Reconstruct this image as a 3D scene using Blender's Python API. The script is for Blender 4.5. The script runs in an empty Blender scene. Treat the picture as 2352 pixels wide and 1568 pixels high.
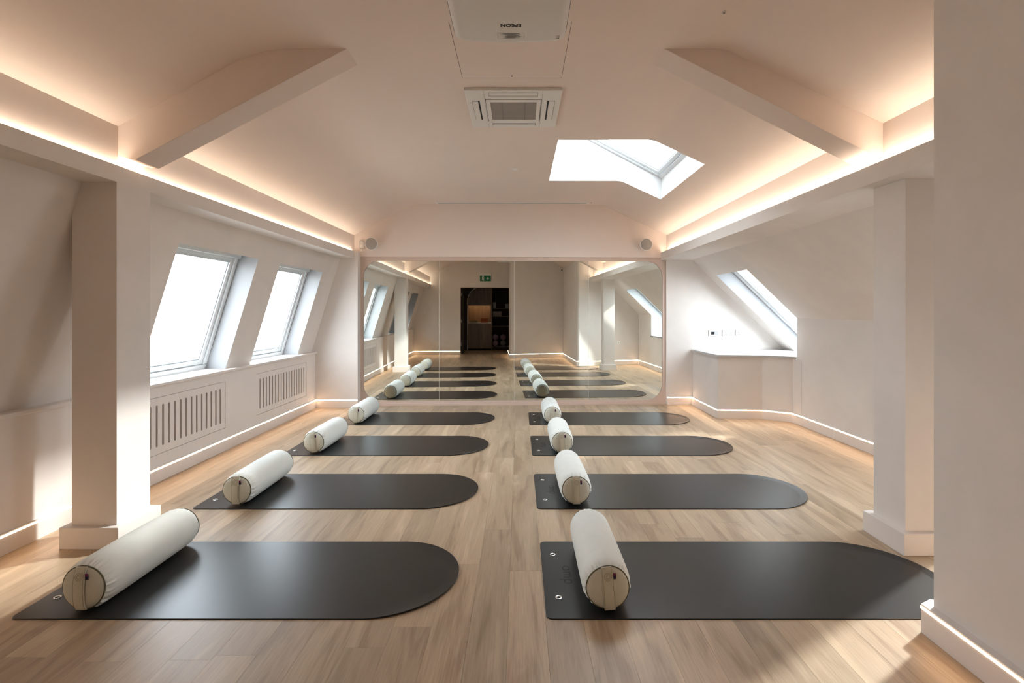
import bpy, bmesh, math, random
from mathutils import Vector, Matrix
random.seed(7)
PI = math.pi
S = bpy.context.scene
C = S.collection

# ------------------------------------------------------------------ camera, world, sun, exposure
F_PX, VX, HY, EYE = 1120.0, 1193.0, 715.0, 1.283      # focal length, vanishing point (image 2352x1568), eye height
cd = bpy.data.cameras.new('camera')
cd.sensor_fit = 'HORIZONTAL'; cd.sensor_width = 36.0
cd.lens = F_PX / 2352 * 36.0
cd.shift_x = -(VX - 1176) / 2352
cd.shift_y = -(784 - HY) / 2352
cd.clip_start = 0.02; cd.clip_end = 200
cam = bpy.data.objects.new('camera', cd); C.objects.link(cam)
cam.location = (0, 0, EYE); cam.rotation_euler = (PI / 2, 0, 0)
S.camera = cam

w = bpy.data.worlds.new('overcast_sky'); S.world = w; w.use_nodes = True
wn = w.node_tree; wn.nodes.clear()
wo = wn.nodes.new('ShaderNodeOutputWorld'); bg = wn.nodes.new('ShaderNodeBackground')
tc = wn.nodes.new('ShaderNodeTexCoord'); sp = wn.nodes.new('ShaderNodeSeparateXYZ')
mr = wn.nodes.new('ShaderNodeMapRange'); mx = wn.nodes.new('ShaderNodeMix'); mx.data_type = 'RGBA'
mr.inputs['From Min'].default_value = -0.12; mr.inputs['From Max'].default_value = 0.06
mx.inputs['A'].default_value = (0.50, 0.50, 0.49, 1)     # roofs and ground below the horizon
mx.inputs['B'].default_value = (0.905, 0.97, 1.05, 1)      # bright cloud
wn.links.new(tc.outputs['Generated'], sp.inputs[0]); wn.links.new(sp.outputs['Z'], mr.inputs['Value'])
wn.links.new(mr.outputs['Result'], mx.inputs['Factor']); wn.links.new(mx.outputs['Result'], bg.inputs['Color'])
wn.links.new(bg.outputs[0], wo.inputs[0])
bg.inputs['Strength'].default_value = 9.5

sd = bpy.data.lights.new('hazy_sun', 'SUN'); sd.energy = 3.8; sd.angle = math.radians(3.2); sd.color = (1.0, 0.97, 0.93)
sun = bpy.data.objects.new('hazy_sun', sd); C.objects.link(sun)
sun.rotation_euler = Vector((-1.0, -0.62, -0.785)).to_track_quat('-Z', 'Y').to_euler()

S.view_settings.view_transform = 'Standard'; S.view_settings.look = 'None'
S.view_settings.exposure = 0.64; S.view_settings.gamma = 1.0; S.view_settings.use_curve_mapping = False
S.cycles.max_bounces = 14; S.cycles.diffuse_bounces = 7; S.cycles.glossy_bounces = 5
S.cycles.transparent_max_bounces = 12; S.cycles.caustics_reflective = False; S.cycles.caustics_refractive = False
S.cycles.use_denoising = True; S.cycles.sample_clamp_indirect = 8.0

LED_COVE = 22.0      # radiance of the cove strips
LED_SKIRT = 20.0     # radiance of the skirting strips

# ------------------------------------------------------------------ materials
def nd(t, ty, **kw):
    n = t.nodes.new(ty)
    for k, v in kw.items(): setattr(n, k, v)
    return n
def base_mat(name, col, rough=0.5, spec=0.5, metal=0.0):
    m = bpy.data.materials.new(name); m.use_nodes = True
    b = m.node_tree.nodes['Principled BSDF']
    b.inputs['Base Color'].default_value = (*col, 1); b.inputs['Roughness'].default_value = rough
    b.inputs['Specular IOR Level'].default_value = spec; b.inputs['Metallic'].default_value = metal
    return m, m.node_tree, b
def mottled(name, col, rough=0.8, scale=2.0, amt=0.06, bump=0.0, bscale=60, spec=0.35, stretch=(1, 1, 1), metal=0.0):
    """a painted / plaster / cloth surface: its colour wanders a little"""
    m, t, b = base_mat(name, col, rough, spec, metal)
    g = nd(t, 'ShaderNodeNewGeometry'); mp = nd(t, 'ShaderNodeMapping'); mp.inputs['Scale'].default_value = stretch
    t.links.new(g.outputs['Position'], mp.inputs['Vector'])
    n1 = nd(t, 'ShaderNodeTexNoise'); n1.inputs['Scale'].default_value = scale; n1.inputs['Detail'].default_value = 7
    n1.inputs['Roughness'].default_value = 0.62; n1.inputs['Distortion'].default_value = 0.6
    t.links.new(mp.outputs[0], n1.inputs['Vector'])
    r = nd(t, 'ShaderNodeValToRGB'); r.color_ramp.elements[0].position = 0.3; r.color_ramp.elements[1].position = 0.7
    r.color_ramp.elements[0].color = (*[c * (1 - amt) for c in col], 1)
    r.color_ramp.elements[1].color = (*[min(1, c * (1 + amt)) for c in col], 1)
    t.links.new(n1.outputs['Fac'], r.inputs[0]); t.links.new(r.outputs[0], b.inputs['Base Color'])
    if bump:
        n2 = nd(t, 'ShaderNodeTexNoise'); n2.inputs['Scale'].default_value = bscale; n2.inputs['Detail'].default_value = 4
        t.links.new(mp.outputs[0], n2.inputs['Vector'])
        bp = nd(t, 'ShaderNodeBump'); bp.inputs['Strength'].default_value = bump; bp.inputs['Distance'].default_value = 0.004
        t.links.new(n2.outputs['Fac'], bp.inputs['Height']); t.links.new(bp.outputs[0], b.inputs['Normal'])
    return m
def emitter(name, col, strength):
    m = bpy.data.materials.new(name); m.use_nodes = True; t = m.node_tree; t.nodes.clear()
    o = nd(t, 'ShaderNodeOutputMaterial'); e = nd(t, 'ShaderNodeEmission')
    e.inputs[0].default_value = (*col, 1); e.inputs[1].default_value = strength
    t.links.new(e.outputs[0], o.inputs[0]); return m
def glass_mat(name):
    m = bpy.data.materials.new(name); m.use_nodes = True; t = m.node_tree; t.nodes.clear()
    o = nd(t, 'ShaderNodeOutputMaterial'); mi = nd(t, 'ShaderNodeMixShader'); lw = nd(t, 'ShaderNodeLayerWeight'); pw = nd(t, 'ShaderNodeMath', operation='POWER'); pw.inputs[1].default_value = 5.0
    f = nd(t, 'ShaderNodeMath', operation='MULTIPLY_ADD'); f.inputs[1].default_value = 0.5; f.inputs[2].default_value = 0.035
    t.links.new(lw.outputs['Facing'], pw.inputs[0]); t.links.new(pw.outputs[0], f.inputs[0])
    a = nd(t, 'ShaderNodeBsdfTransparent'); a.inputs[0].default_value = (0.95, 0.97, 0.97, 1)
    g = nd(t, 'ShaderNodeBsdfGlossy'); g.inputs['Roughness'].default_value = 0.02
    t.links.new(f.outputs[0], mi.inputs[0]); t.links.new(a.outputs[0], mi.inputs[1]); t.links.new(g.outputs[0], mi.inputs[2])
    t.links.new(mi.outputs[0], o.inputs[0]); return m
def mirror_mat():
    m = bpy.data.materials.new('silvered_mirror'); m.use_nodes = True; t = m.node_tree; t.nodes.clear()
    o = nd(t, 'ShaderNodeOutputMaterial'); g = nd(t, 'ShaderNodeBsdfGlossy')
    g.inputs['Color'].default_value = (0.91, 0.96, 0.92, 1); g.inputs['Roughness'].default_value = 0.0
    t.links.new(g.outputs[0], o.inputs[0]); return m
def oak_mat(name, dark, light, world=True):
    m, t, b = base_mat(name, light, 0.4, 0.5)
    g = nd(t, 'ShaderNodeNewGeometry'); oi = nd(t, 'ShaderNodeObjectInfo')
    cx = nd(t, 'ShaderNodeCombineXYZ'); mu = nd(t, 'ShaderNodeMath', operation='MULTIPLY'); mu.inputs[1].default_value = 73.0
    t.links.new(oi.outputs['Random'], mu.inputs[0]); t.links.new(mu.outputs[0], cx.inputs['Z']); t.links.new(mu.outputs[0], cx.inputs['Y'])
    ad = nd(t, 'ShaderNodeVectorMath', operation='ADD'); t.links.new(g.outputs['Position'], ad.inputs[0]); t.links.new(cx.outputs[0], ad.inputs[1])
    # broad figure
    mp = nd(t, 'ShaderNodeMapping'); mp.inputs['Scale'].default_value = (9, 1.1, 1); t.links.new(ad.outputs[0], mp.inputs['Vector'])
    n1 = nd(t, 'ShaderNodeTexNoise'); n1.inputs['Scale'].default_value = 1.0; n1.inputs['Detail'].default_value = 5; n1.inputs['Distortion'].default_value = 1.1
    t.links.new(mp.outputs[0], n1.inputs['Vector'])
    # cathedral rings
    mw = nd(t, 'ShaderNodeMath', operation='MULTIPLY'); mw.inputs[1].default_value = 30.0; t.links.new(n1.outputs['Fac'], mw.inputs[0])
    fr = nd(t, 'ShaderNodeMath', operation='SINE'); t.links.new(mw.outputs[0], fr.inputs[0])
    # fine pores
    mp2 = nd(t, 'ShaderNodeMapping'); mp2.inputs['Scale'].default_value = (190, 7, 1); t.links.new(ad.outputs[0], mp2.inputs['Vector'])
    n2 = nd(t, 'ShaderNodeTexNoise'); n2.inputs['Scale'].default_value = 1.0; n2.inputs['Detail'].default_value = 3; t.links.new(mp2.outputs[0], n2.inputs['Vector'])
    m1 = nd(t, 'ShaderNodeMath', operation='MULTIPLY_ADD'); m1.inputs[1].default_value = 0.035; t.links.new(fr.outputs[0], m1.inputs[0]); t.links.new(n1.outputs['Fac'], m1.inputs[2])
    m2 = nd(t, 'ShaderNodeMath', operation='MULTIPLY_ADD'); m2.inputs[1].default_value = 0.42; t.links.new(n2.outputs['Fac'], m2.inputs[0]); t.links.new(m1.outputs[0], m2.inputs[2])
    r = nd(t, 'ShaderNodeValToRGB'); r.color_ramp.elements[0].position = 0.42; r.color_ramp.elements[1].position = 0.98
    r.color_ramp.elements[0].color = (*dark, 1); r.color_ramp.elements[1].color = (*light, 1)
    t.links.new(m2.outputs[0], r.inputs[0])
    hs = nd(t, 'ShaderNodeHueSaturation'); mv = nd(t, 'ShaderNodeMapRange'); mv.inputs['To Min'].default_value = 0.82; mv.inputs['To Max'].default_value = 1.14
    t.links.new(oi.outputs['Random'], mv.inputs['Value']); t.links.new(mv.outputs[0], hs.inputs['Value'])
    t.links.new(r.outputs[0], hs.inputs['Color']); t.links.new(hs.outputs[0], b.inputs['Base Color'])
    rr = nd(t, 'ShaderNodeMapRange'); rr.inputs['To Min'].default_value = 0.30; rr.inputs['To Max'].default_value = 0.48
    t.links.new(n2.outputs['Fac'], rr.inputs['Value']); t.links.new(rr.outputs[0], b.inputs['Roughness'])
    bp = nd(t, 'ShaderNodeBump'); bp.inputs['Strength'].default_value = 0.12; bp.inputs['Distance'].default_value = 0.002
    t.links.new(n2.outputs['Fac'], bp.inputs['Height']); t.links.new(bp.outputs[0], b.inputs['Normal'])
    return m

PLASTER = (0.735, 0.695, 0.66)
M = {}
M['plaster'] = mottled('limewash_plaster', PLASTER, 0.78, 1.6, 0.05, 0.05, 25)
M['ceiling'] = mottled('ceiling_paint', (0.735, 0.65, 0.595), 0.85, 1.2, 0.02)
M['joinery'] = mottled('painted_joinery', (0.745, 0.70, 0.668), 0.55, 3.0, 0.012)
M['skirting'] = mottled('skirting_paint', (0.75, 0.705, 0.672), 0.5, 3.0, 0.015)
M['lining'] = mottled('dimmed_lining_paint', (0.33, 0.335, 0.345), 0.6, 3.0, 0.012)  # white lining, greyed in its colour to hold down the window glare
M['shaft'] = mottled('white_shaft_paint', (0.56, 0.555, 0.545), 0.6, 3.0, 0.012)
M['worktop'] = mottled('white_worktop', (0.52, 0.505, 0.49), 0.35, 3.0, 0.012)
M['winframe'] = mottled('pale_window_lacquer', (0.70, 0.73, 0.74), 0.35, 4.0, 0.012)
M['blind'] = mottled('aluminium_rail', (0.62, 0.66, 0.68), 0.3, 4.0, 0.02, metal=0.4)
M['added_blind_cloth'] = mottled('light_block_cloth', (0.42, 0.38, 0.34), 0.85, 40.0, 0.02)
M['gasket'] = mottled('grey_gasket', (0.35, 0.38, 0.40), 0.5, 4.0, 0.02)
M['glass'] = glass_mat('window_glass')
M['mirror'] = mirror_mat()
M['mirror_frame'] = mottled('blush_frame_paint', (0.60, 0.475, 0.405), 0.5, 2.0, 0.02)
M['joint'] = mottled('polished_edge', (0.80, 0.84, 0.80), 0.25, 4.0, 0.02, metal=0.3)
M['seam'] = mottled('mirror_edge', (0.55, 0.6, 0.56), 0.2, 4.0, 0.02)
M['oak'] = oak_mat('oak_plank', (0.30, 0.208, 0.130), (0.58, 0.458, 0.318))
M['subfloor'] = mottled('dark_subfloor', (0.05, 0.04, 0.03), 0.9, 3.0, 0.05)
M['cabinet_oak'] = oak_mat('cabinet_oak', (0.085, 0.052, 0.032), (0.19, 0.122, 0.078))
M['dark'] = mottled('dark_cavity', (0.035, 0.028, 0.022), 0.9, 3.0, 0.05)
M['radiator'] = mottled('radiator_enamel', (0.30, 0.25, 0.21), 0.5, 3.0, 0.03)
M['mat'] = mottled('charcoal_rubber', (0.0105, 0.0112, 0.0125), 0.32, 30.0, 0.10, 0.02, 220, spec=0.40)
M['mat_print'] = mottled('black_print', (0.006, 0.006, 0.007), 0.55, 30.0, 0.02)
M['chrome'] = mottled('eyelet_metal', (0.82, 0.82, 0.82), 0.18, 20.0, 0.02, metal=1.0)
M['cotton'] = mottled('sage_white_cotton', (0.785, 0.825, 0.795), 0.85, 14.0, 0.025, 0.10, 500, spec=0.2)
M['cotton_shaded'] = mottled('sage_cotton_shaded', (0.59, 0.605, 0.535), 0.85, 14.0, 0.03, 0.10, 500, spec=0.2)  # same sage cotton, darkened as shade on ends facing away from the windows
M['strap'] = mottled('sage_cotton_strap', (0.565, 0.565, 0.485), 0.85, 18.0, 0.04, 0.12, 400, spec=0.2)
M['piping'] = mottled('olive_piping', (0.13, 0.125, 0.08), 0.8, 18.0, 0.05)
M['thread'] = mottled('embroidery_thread', (0.30, 0.28, 0.19), 0.8, 18.0, 0.05)
M['tag_navy'] = mottled('navy_tag', (0.012, 0.010, 0.045), 0.7, 30.0, 0.03)
M['tag_plum'] = mottled('plum_tag', (0.17, 0.012, 0.09), 0.7, 30.0, 0.03)
M['appliance'] = mottled('white_appliance_plastic', (0.70, 0.70, 0.68), 0.4, 4.0, 0.012)
M['appliance_grey'] = mottled('grey_intake_mesh', (0.30, 0.28, 0.26), 0.7, 4.0, 0.03)
M['slot'] = mottled('dark_slot', (0.03, 0.03, 0.03), 0.8, 4.0, 0.03)
M['print_grey'] = mottled('grey_print', (0.22, 0.22, 0.21), 0.7, 9.0, 0.03)
M['ink'] = mottled('black_ink', (0.012, 0.012, 0.012), 0.5, 9.0, 0.03)
M['hatch_gap'] = mottled('hatch_gap', (0.06, 0.035, 0.02), 0.9, 4.0, 0.03)
M['cloth_grille'] = mottled('speaker_grille', (0.33, 0.32, 0.30), 0.7, 300.0, 0.12)
M['white_plate'] = mottled('white_plate', (0.84, 0.84, 0.83), 0.35, 6.0, 0.01)
M['grey_plate'] = mottled('grey_switch', (0.42, 0.44, 0.45), 0.35, 6.0, 0.02)
M['green'] = mottled('exit_green', (0.005, 0.14, 0.055), 0.4, 6.0, 0.02)
M['pict'] = mottled('exit_white', (0.78, 0.82, 0.78), 0.4, 6.0, 0.01)
M['ball'] = mottled('mauve_vinyl', (0.28, 0.20, 0.25), 0.4, 6.0, 0.03)
M['ball_grey'] = mottled('grey_vinyl', (0.25, 0.25, 0.27), 0.4, 6.0, 0.03)
M['red_box'] = mottled('rust_card', (0.22, 0.06, 0.02), 0.7, 9.0, 0.03)
M['green_box'] = mottled('moss_card', (0.09, 0.09, 0.05), 0.7, 9.0, 0.03)
M['grey_box'] = mottled('grey_card', (0.30, 0.29, 0.28), 0.7, 9.0, 0.03)
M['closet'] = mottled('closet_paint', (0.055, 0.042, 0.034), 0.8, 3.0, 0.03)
M['led_cove'] = emitter('cove_led', (1.0, 0.82, 0.645), LED_COVE)
M['led_skirt'] = emitter('skirting_led', (1.0, 0.635, 0.375), LED_SKIRT)
M['led_niche'] = emitter('niche_led', (1.0, 0.58, 0.28), 55.0)

# ------------------------------------------------------------------ mesh helpers
def tag(o, label=None, cat=None, group=None, kind=None):
    if label: o['label'] = label
    if cat: o['category'] = cat
    if group: o['group'] = group
    if kind: o['kind'] = kind
    return o
def empty(name, loc=(0, 0, 0), rot=(0, 0, 0)):
    o = bpy.data.objects.new(name, None); C.objects.link(o); o.location = loc; o.rotation_euler = rot
    o.empty_display_size = 0.1
    return o
class MB:
    def __init__(s): s.v = []; s.f = []
    def poly(s, pts):
        i = len(s.v); s.v += [tuple(p) for p in pts]; s.f.append(tuple(range(i, i + len(pts)))); return s
    def box(s, x0, x1, y0, y1, z0, z1):
        i = len(s.v)
        s.v += [(x0, y0, z0), (x1, y0, z0), (x1, y1, z0), (x0, y1, z0), (x0, y0, z1), (x1, y0, z1), (x1, y1, z1), (x0, y1, z1)]
        for q in ((0, 3, 2, 1), (4, 5, 6, 7), (0, 1, 5, 4), (1, 2, 6, 5), (2, 3, 7, 6), (3, 0, 4, 7)): s.f.append(tuple(i + k for k in q))
        return s
    def extr(s, pts, off):
        """closed prism: polygon pts (3D) swept by the vector off"""
        n = len(pts); i = len(s.v); off = Vector(off)
        s.v += [tuple(p) for p in pts] + [tuple(Vector(p) + off) for p in pts]
        s.f.append(tuple(range(i + n - 1, i - 1, -1))); s.f.append(tuple(range(i + n, i + 2 * n)))
        for k in range(n): s.f.append((i + k, i + (k + 1) % n, i + n + (k + 1) % n, i + n + k))
        return s
    def rings(s, rings, close=True, cap0=False, cap1=False):
        i = len(s.v); n = len(rings[0])
        for r in rings: s.v += [tuple(p) for p in r]
        for a in range(len(rings) - 1):
            for k in range(n if close else n - 1):
                k2 = (k + 1) % n
                s.f.append((i + a * n + k, i + a * n + k2, i + (a + 1) * n + k2, i + (a + 1) * n + k))
        if cap0: s.f.append(tuple(i + k for k in range(n - 1, -1, -1)))
        if cap1: s.f.append(tuple(i + (len(rings) - 1) * n + k for k in range(n)))
        return s
    def tube(s, path, r, seg=8, closed=False):
        P = [Vector(p) for p in path]; n = len(P); rs = []
        up = None
        for k in range(n):
            t = (P[(k + 1) % n] - P[k - 1]) if closed else (P[min(k + 1, n - 1)] - P[max(k - 1, 0)])
            t.normalize()
            if up is None:
                up = Vector((0, 0, 1)) if abs(t.z) < 0.9 else Vector((1, 0, 0))
            a = t.cross(up).normalized(); b = a.cross(t).normalized(); up = b
            rs.append([P[k] + a * (r * math.cos(2 * PI * j / seg)) + b * (r * math.sin(2 * PI * j / seg)) for j in range(seg)])
        if closed: rs.append(rs[0]); s.rings(rs)
        else: s.rings(rs, True, True, True)
        return s
    def cyl(s, c, r, h, axis='z', seg=32, r2=None):
        r2 = r if r2 is None else r2; c = Vector(c); rs = []
        for q, rr in ((0, r), (h, r2)):
            ring = []
            for k in range(seg):
                a = 2 * PI * k / seg; u, v = rr * math.cos(a), rr * math.sin(a)
                ring.append(c + (Vector((u, v, q)) if axis == 'z' else Vector((u, q, v)) if axis == 'y' else Vector((q, u, v))))
            rs.append(ring)
        return s.rings(rs, True, True, True)
    def build(s, name, mat, parent=None, smooth=False, bevel=0.0, seg=2, loc=None):
        me = bpy.data.meshes.new(name); me.from_pydata(s.v, [], s.f)
        bm = bmesh.new(); bm.from_mesh(me)
        bmesh.ops.remove_doubles(bm, verts=bm.verts, dist=1e-6)
        bmesh.ops.recalc_face_normals(bm, faces=bm.faces)
        if bevel:
            ed = [e for e in bm.edges if len(e.link_faces) == 2 and e.calc_face_angle(0) > 0.5]
            bmesh.ops.bevel(bm, geom=ed, offset=bevel, segments=seg, affect='EDGES', profile=0.5, clamp_overlap=True)
        bm.to_mesh(me); bm.free()
        if smooth:
            for p in me.polygons: p.use_smooth = True
            try: me.set_sharp_from_angle(angle=math.radians(40))
            except Exception: pass
        me.materials.append(M[mat] if isinstance(mat, str) else mat)
        o = bpy.data.objects.new(name, me); C.objects.link(o)
        if parent: o.parent = parent
        if loc: o.location = loc
        return o
def struct(o, label=None): return tag(o, label, kind='structure')
def copy_tree(o, parent=None):
    c = o.copy(); C.objects.link(c); c.parent = parent
    for ch in list(o.children): copy_tree(ch, c)
    return c
def portal(name, center, normal, wu, wv, udir):
    """sampling portal at a window: emits nothing, only guides the sky's own light"""
    l = bpy.data.lights.new(name, 'AREA'); l.shape = 'RECTANGLE'; l.size = wu; l.size_y = wv; l.cycles.is_portal = True
    o = bpy.data.objects.new(name, l); C.objects.link(o)
    n = Vector(normal).normalized(); u = Vector(udir).normalized(); v = (-n).cross(u)
    o.matrix_world = Matrix(((u.x, v.x, -n.x, center[0]), (u.y, v.y, -n.y, center[1]), (u.z, v.z, -n.z, center[2]), (0, 0, 0, 1)))
    return o

# ------------------------------------------------------------------ main dimensions (x right, y into the room, z up)
Y0, YB = -1.2, 6.69                      # door wall, mirror
CEIL = 2.745
XL, XR = -2.235, 2.024                   # upper walls above the coves
ZLJ, ZRJ = 2.313, 2.330                  # where they meet the sloping ceiling
CL, CR = -1.45, 1.135                    # creases between slope and flat
FL, FR = -2.20, 1.95                     # beam faces
SOF = 1.991                              # beam underside
LW = [(-0.47, 0.60), (1.00, 2.07), (3.515, 4.588), (5.005, 6.08)]   # left window openings along y
SILL = 0.745
def xl(z): return -2.388 - (1.991 - z) * 0.3043                     # left leaning wall
def zr(x): return 1.984 - (x - 2.374) * 0.967                       # right sloping wall
KNEE = 3.18
RW = [(2.62, 3.45), (5.585, 6.45)]

# ------------------------------------------------------------------ floor of single planks
sub = MB().box(-3.6, 4.2, -3.4, 7.1, -0.06, -0.0125).build('floor', 'subfloor')
struct(sub, 'pale oak plank floor of the studio running toward the mirror')
PW, GAP = 0.1555, 0.00035
pm = MB().box(0.0, 1.0, 0.0, 1.0, -0.0125, 0.0).build('plank', 'oak')
plank_mesh = pm.data
bpy.data.objects.remove(pm)
def plank(x0, x1, y0, y1):
    o = bpy.data.objects.new('plank', plank_mesh); C.objects.link(o); o.parent = sub
    o.location = (x0 + GAP, y0 + GAP, 0); o.scale = (x1 - x0 - 2 * GAP, y1 - y0 - 2 * GAP, 1)
xs = 0.1085 - 19 * PW
col = 0
x = xs
while x < 3.3:
    x1 = x + PW
    ylo = -2.75 if (-1.5 < x < 0.25) else (-1.3 if x < 0.1 else (-0.45 if x < 1.60 else 1.55))
    yhi = 6.80
    y = ylo; first = True
    while y < yhi:
        L = random.uniform(0.2, 1.42) if first else 1.42
        first = False
        y1 = min(yhi, y + L)
        if yhi - y1 < 0.2: y1 = yhi
        plank(max(x, -2.78), min(x1, 3.25), y, y1)
        y = y1
    x = x1

# ------------------------------------------------------------------ ceiling: flat centre, two slopes, hole for the skylight and the hatch
def profile():
    pts = [(XL, ZLJ)]
    def corner(p0, p1, p2, d0, d1, n=8):
        a = Vector(p1) + (Vector(p0) - Vector(p1)).normalized() * d0; b = Vector(p1) + (Vector(p2) - Vector(p1)).normalized() * d1
        return [tuple(a * (1 - t) ** 2 + Vector(p1) * 2 * t * (1 - t) + b * t * t) for t in [k / n for k in range(n + 1)]]
    pts += corner((XL, ZLJ), (CL, CEIL), (0, CEIL), 0.20, 0.20)
    pts += [(-0.358, CEIL), (0.265, CEIL), (0.33, CEIL)]
    pts += corner((0, CEIL), (CR, CEIL), (XR, ZRJ), 0.05, 0.05)
    pts += [(1.58, CEIL - (1.58 - CR) * (CEIL - ZRJ) / (XR - CR)), (XR, ZRJ)]
    return pts
PR = profile()
SKY = (0.33, 1.58, 4.156, 5.46)
HATCH = (-0.358, 0.265, 2.46, 3.06)
ys = [-1.32, 2.46, 3.06, 4.156, 5.46, 6.84]
mb = MB()
for a, b in zip(PR[:-1], PR[1:]):
    for y0, y1 in zip(ys[:-1], ys[1:]):
        xm = (a[0] + b[0]) / 2; ym = (y0 + y1) / 2
        if SKY[0] < xm < SKY[1] and SKY[2] < ym < SKY[3]: continue
        if HATCH[0] < xm < HATCH[1] and HATCH[2] < ym < HATCH[3]: continue
        mb.poly([(a[0], y0, a[1]), (b[0], y0, b[1]), (b[0], y1, b[1]), (a[0], y1, a[1])])
ceil = struct(mb.build('ceiling', 'ceiling', smooth=True), 'blush ceiling with two slopes and a flat centre')

# access hatch, flush in its hole
hatch = empty('access_hatch', ((HATCH[0] + HATCH[1]) / 2, 2.76, CEIL))
tag(hatch, 'flush square access hatch in the ceiling behind the projector', 'hatch')
hw, hd = 0.3115, 0.30
MB().box(-hw + .0022, hw - .0022, -hd + .0022, hd - .0022, 0.0, 0.05).build('hatch_panel', 'ceiling', hatch)
b_ = MB()
b_.box(-hw, hw, -hd, hd, 0.05, 0.06); b_.box(-hw - .01, -hw, -hd, hd, .002, 0.06); b_.box(hw, hw + .01, -hd, hd, .002, 0.06)
b_.box(-hw, hw, -hd - .01, -hd, .002, 0.06); b_.box(-hw, hw, hd, hd + .01, .002, 0.06)
b_.build('hatch_frame', 'hatch_gap', hatch)
MB().cyl((0.0, hd - .03, -0.0015), 0.005, 0.004, seg=12).build('hatch_lock', 'hatch_gap', hatch)

# ------------------------------------------------------------------ left side
mb = MB()                                                    # leaning wall in strips between the windows
edges = [-1.45] + [q for ab in LW for q in ab] + [6.52]
TOPW = 1.775
for i in range(len(edges) - 1):
    y0, y1 = edges[i], edges[i + 1]
    zb = SILL - 0.02 if i % 2 == 0 else TOPW
    mb.poly([(xl(zb), y0, zb), (xl(zb), y1, zb), (xl(2.05), y1, 2.05), (xl(2.05), y0, 2.05)])
struct(mb.build('wall_left', 'plaster'), 'leaning plaster wall on the left with the row of roof windows')
# low wall in front of the radiators, open behind the two grilles
GR = [(3.33, 4.515), (5.05, 6.23)]
GZ = (0.205, 0.636)
XW = -2.722
mb = MB()
e2 = [-1.45] + [q for ab in GR for q in ab] + [6.52]
for i in range(len(e2) - 1):
    y0, y1 = e2[i], e2[i + 1]
    if i % 2 == 0: mb.poly([(XW, y0, 0), (XW, y1, 0), (XW, y1, SILL), (XW, y0, SILL)])
    else:
        mb.poly([(XW, y0, 0), (XW, y1, 0), (XW, y1, GZ[0]), (XW, y0, GZ[0])])
        mb.poly([(XW, y0, GZ[1]), (XW, y1, GZ[1]), (XW, y1, SILL), (XW, y0, SILL)])
        xb = XW - 0.09                                        # cavity
        mb.poly([(xb, y0, GZ[0]), (xb, y1, GZ[0]), (xb, y1, GZ[1]), (xb, y0, GZ[1])])
        for yy in (y0, y1): mb.poly([(XW, yy, GZ[0]), (xb, yy, GZ[0]), (xb, yy, GZ[1]), (XW, yy, GZ[1])])
        for zz in GZ: mb.poly([(XW, y0, zz), (xb, y0, zz), (xb, y1, zz), (XW, y1, zz)])
struct(mb.build('wall_left_low', 'joinery'), 'low painted wall under the left windows holding the radiator grilles')
mb = MB().box(-3.02, -2.692, -1.45, 6.50, SILL - 0.024, SILL)
struct(mb.build('trim_1', 'joinery', bevel=0.004), 'long white window sill along the left wall')
# beam with the light cove
mb = MB()
mb.extr([(FL, -1.25, SOF), (FL, -1.25, 2.082), (FL - .008, -1.25, 2.082), (FL - .008, -1.25, 2.052), (XL - .12, -1.25, 2.052), (XL - .12, -1.25, SOF + .03), (-2.50, -1.25, SOF + .03), (-2.50, -1.25, SOF)], (0, 7.80, 0))
bl = struct(mb.build('trim_2', 'plaster'), 'long plaster beam over the left columns with a hidden light cove')
MB().box(-2.231, -2.212, -1.2, 6.62, 2.0525, 2.0595).build('led_strip', 'led_cove', bl)
mb = MB()
mb.poly([(XL, -1.3, 2.02), (XL, 6.8, 2.02), (XL, 6.8, ZLJ + .001), (XL, -1.3, ZLJ + .001)])
struct(mb.build('wall_left_upper', 'ceiling'), 'narrow upright wall band above the left light cove')
# wing wall beside the mirror
mb = MB().box(-3.1, -2.155, 6.50, 6.95, 0, 2.084)
struct(mb.build('wall_back_wing', 'plaster', bevel=0.003), 'plaster wing wall left of the mirror')

def column(name, x0, x1, y0, y1, label):
    o = MB().box(x0, x1, y0, y1, 0, SOF + .0005).build(name, 'plaster')
    struct(o, label)
    MB().box(x0 - .037, x1 + .037, y0 - .037, y1 + .037, 0, 0.117).build('plinth', 'skirting', o, bevel=0.003)
    return o
column('column', -2.445, FL, 2.664, 2.905, 'square plaster column on the left in front of the windows')
column('column', 2.052, 2.30, 2.592, 2.825, 'square plaster column on the right beside the foreground wall')

def truss(name, pts, label):
    return struct(MB().extr([(x, 2.715, z) for x, z in pts], (0, 0.18, 0)).build(name, 'ceiling', bevel=0.002), label)
truss('roof_beam', [(XL - .01, 2.15), (-2.17, 2.13), (-2.14, 2.128), (-.955, 2.7475), (-1.45, 2.81), (XL - .01, 2.45)], 'sloping ceiling beam rising from the left column')
truss('roof_beam', [(XR + .01, 2.121), (.80, 2.7475), (1.135, 2.81), (XR + .01, 2.47)], 'sloping ceiling beam rising from the right column')

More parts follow.
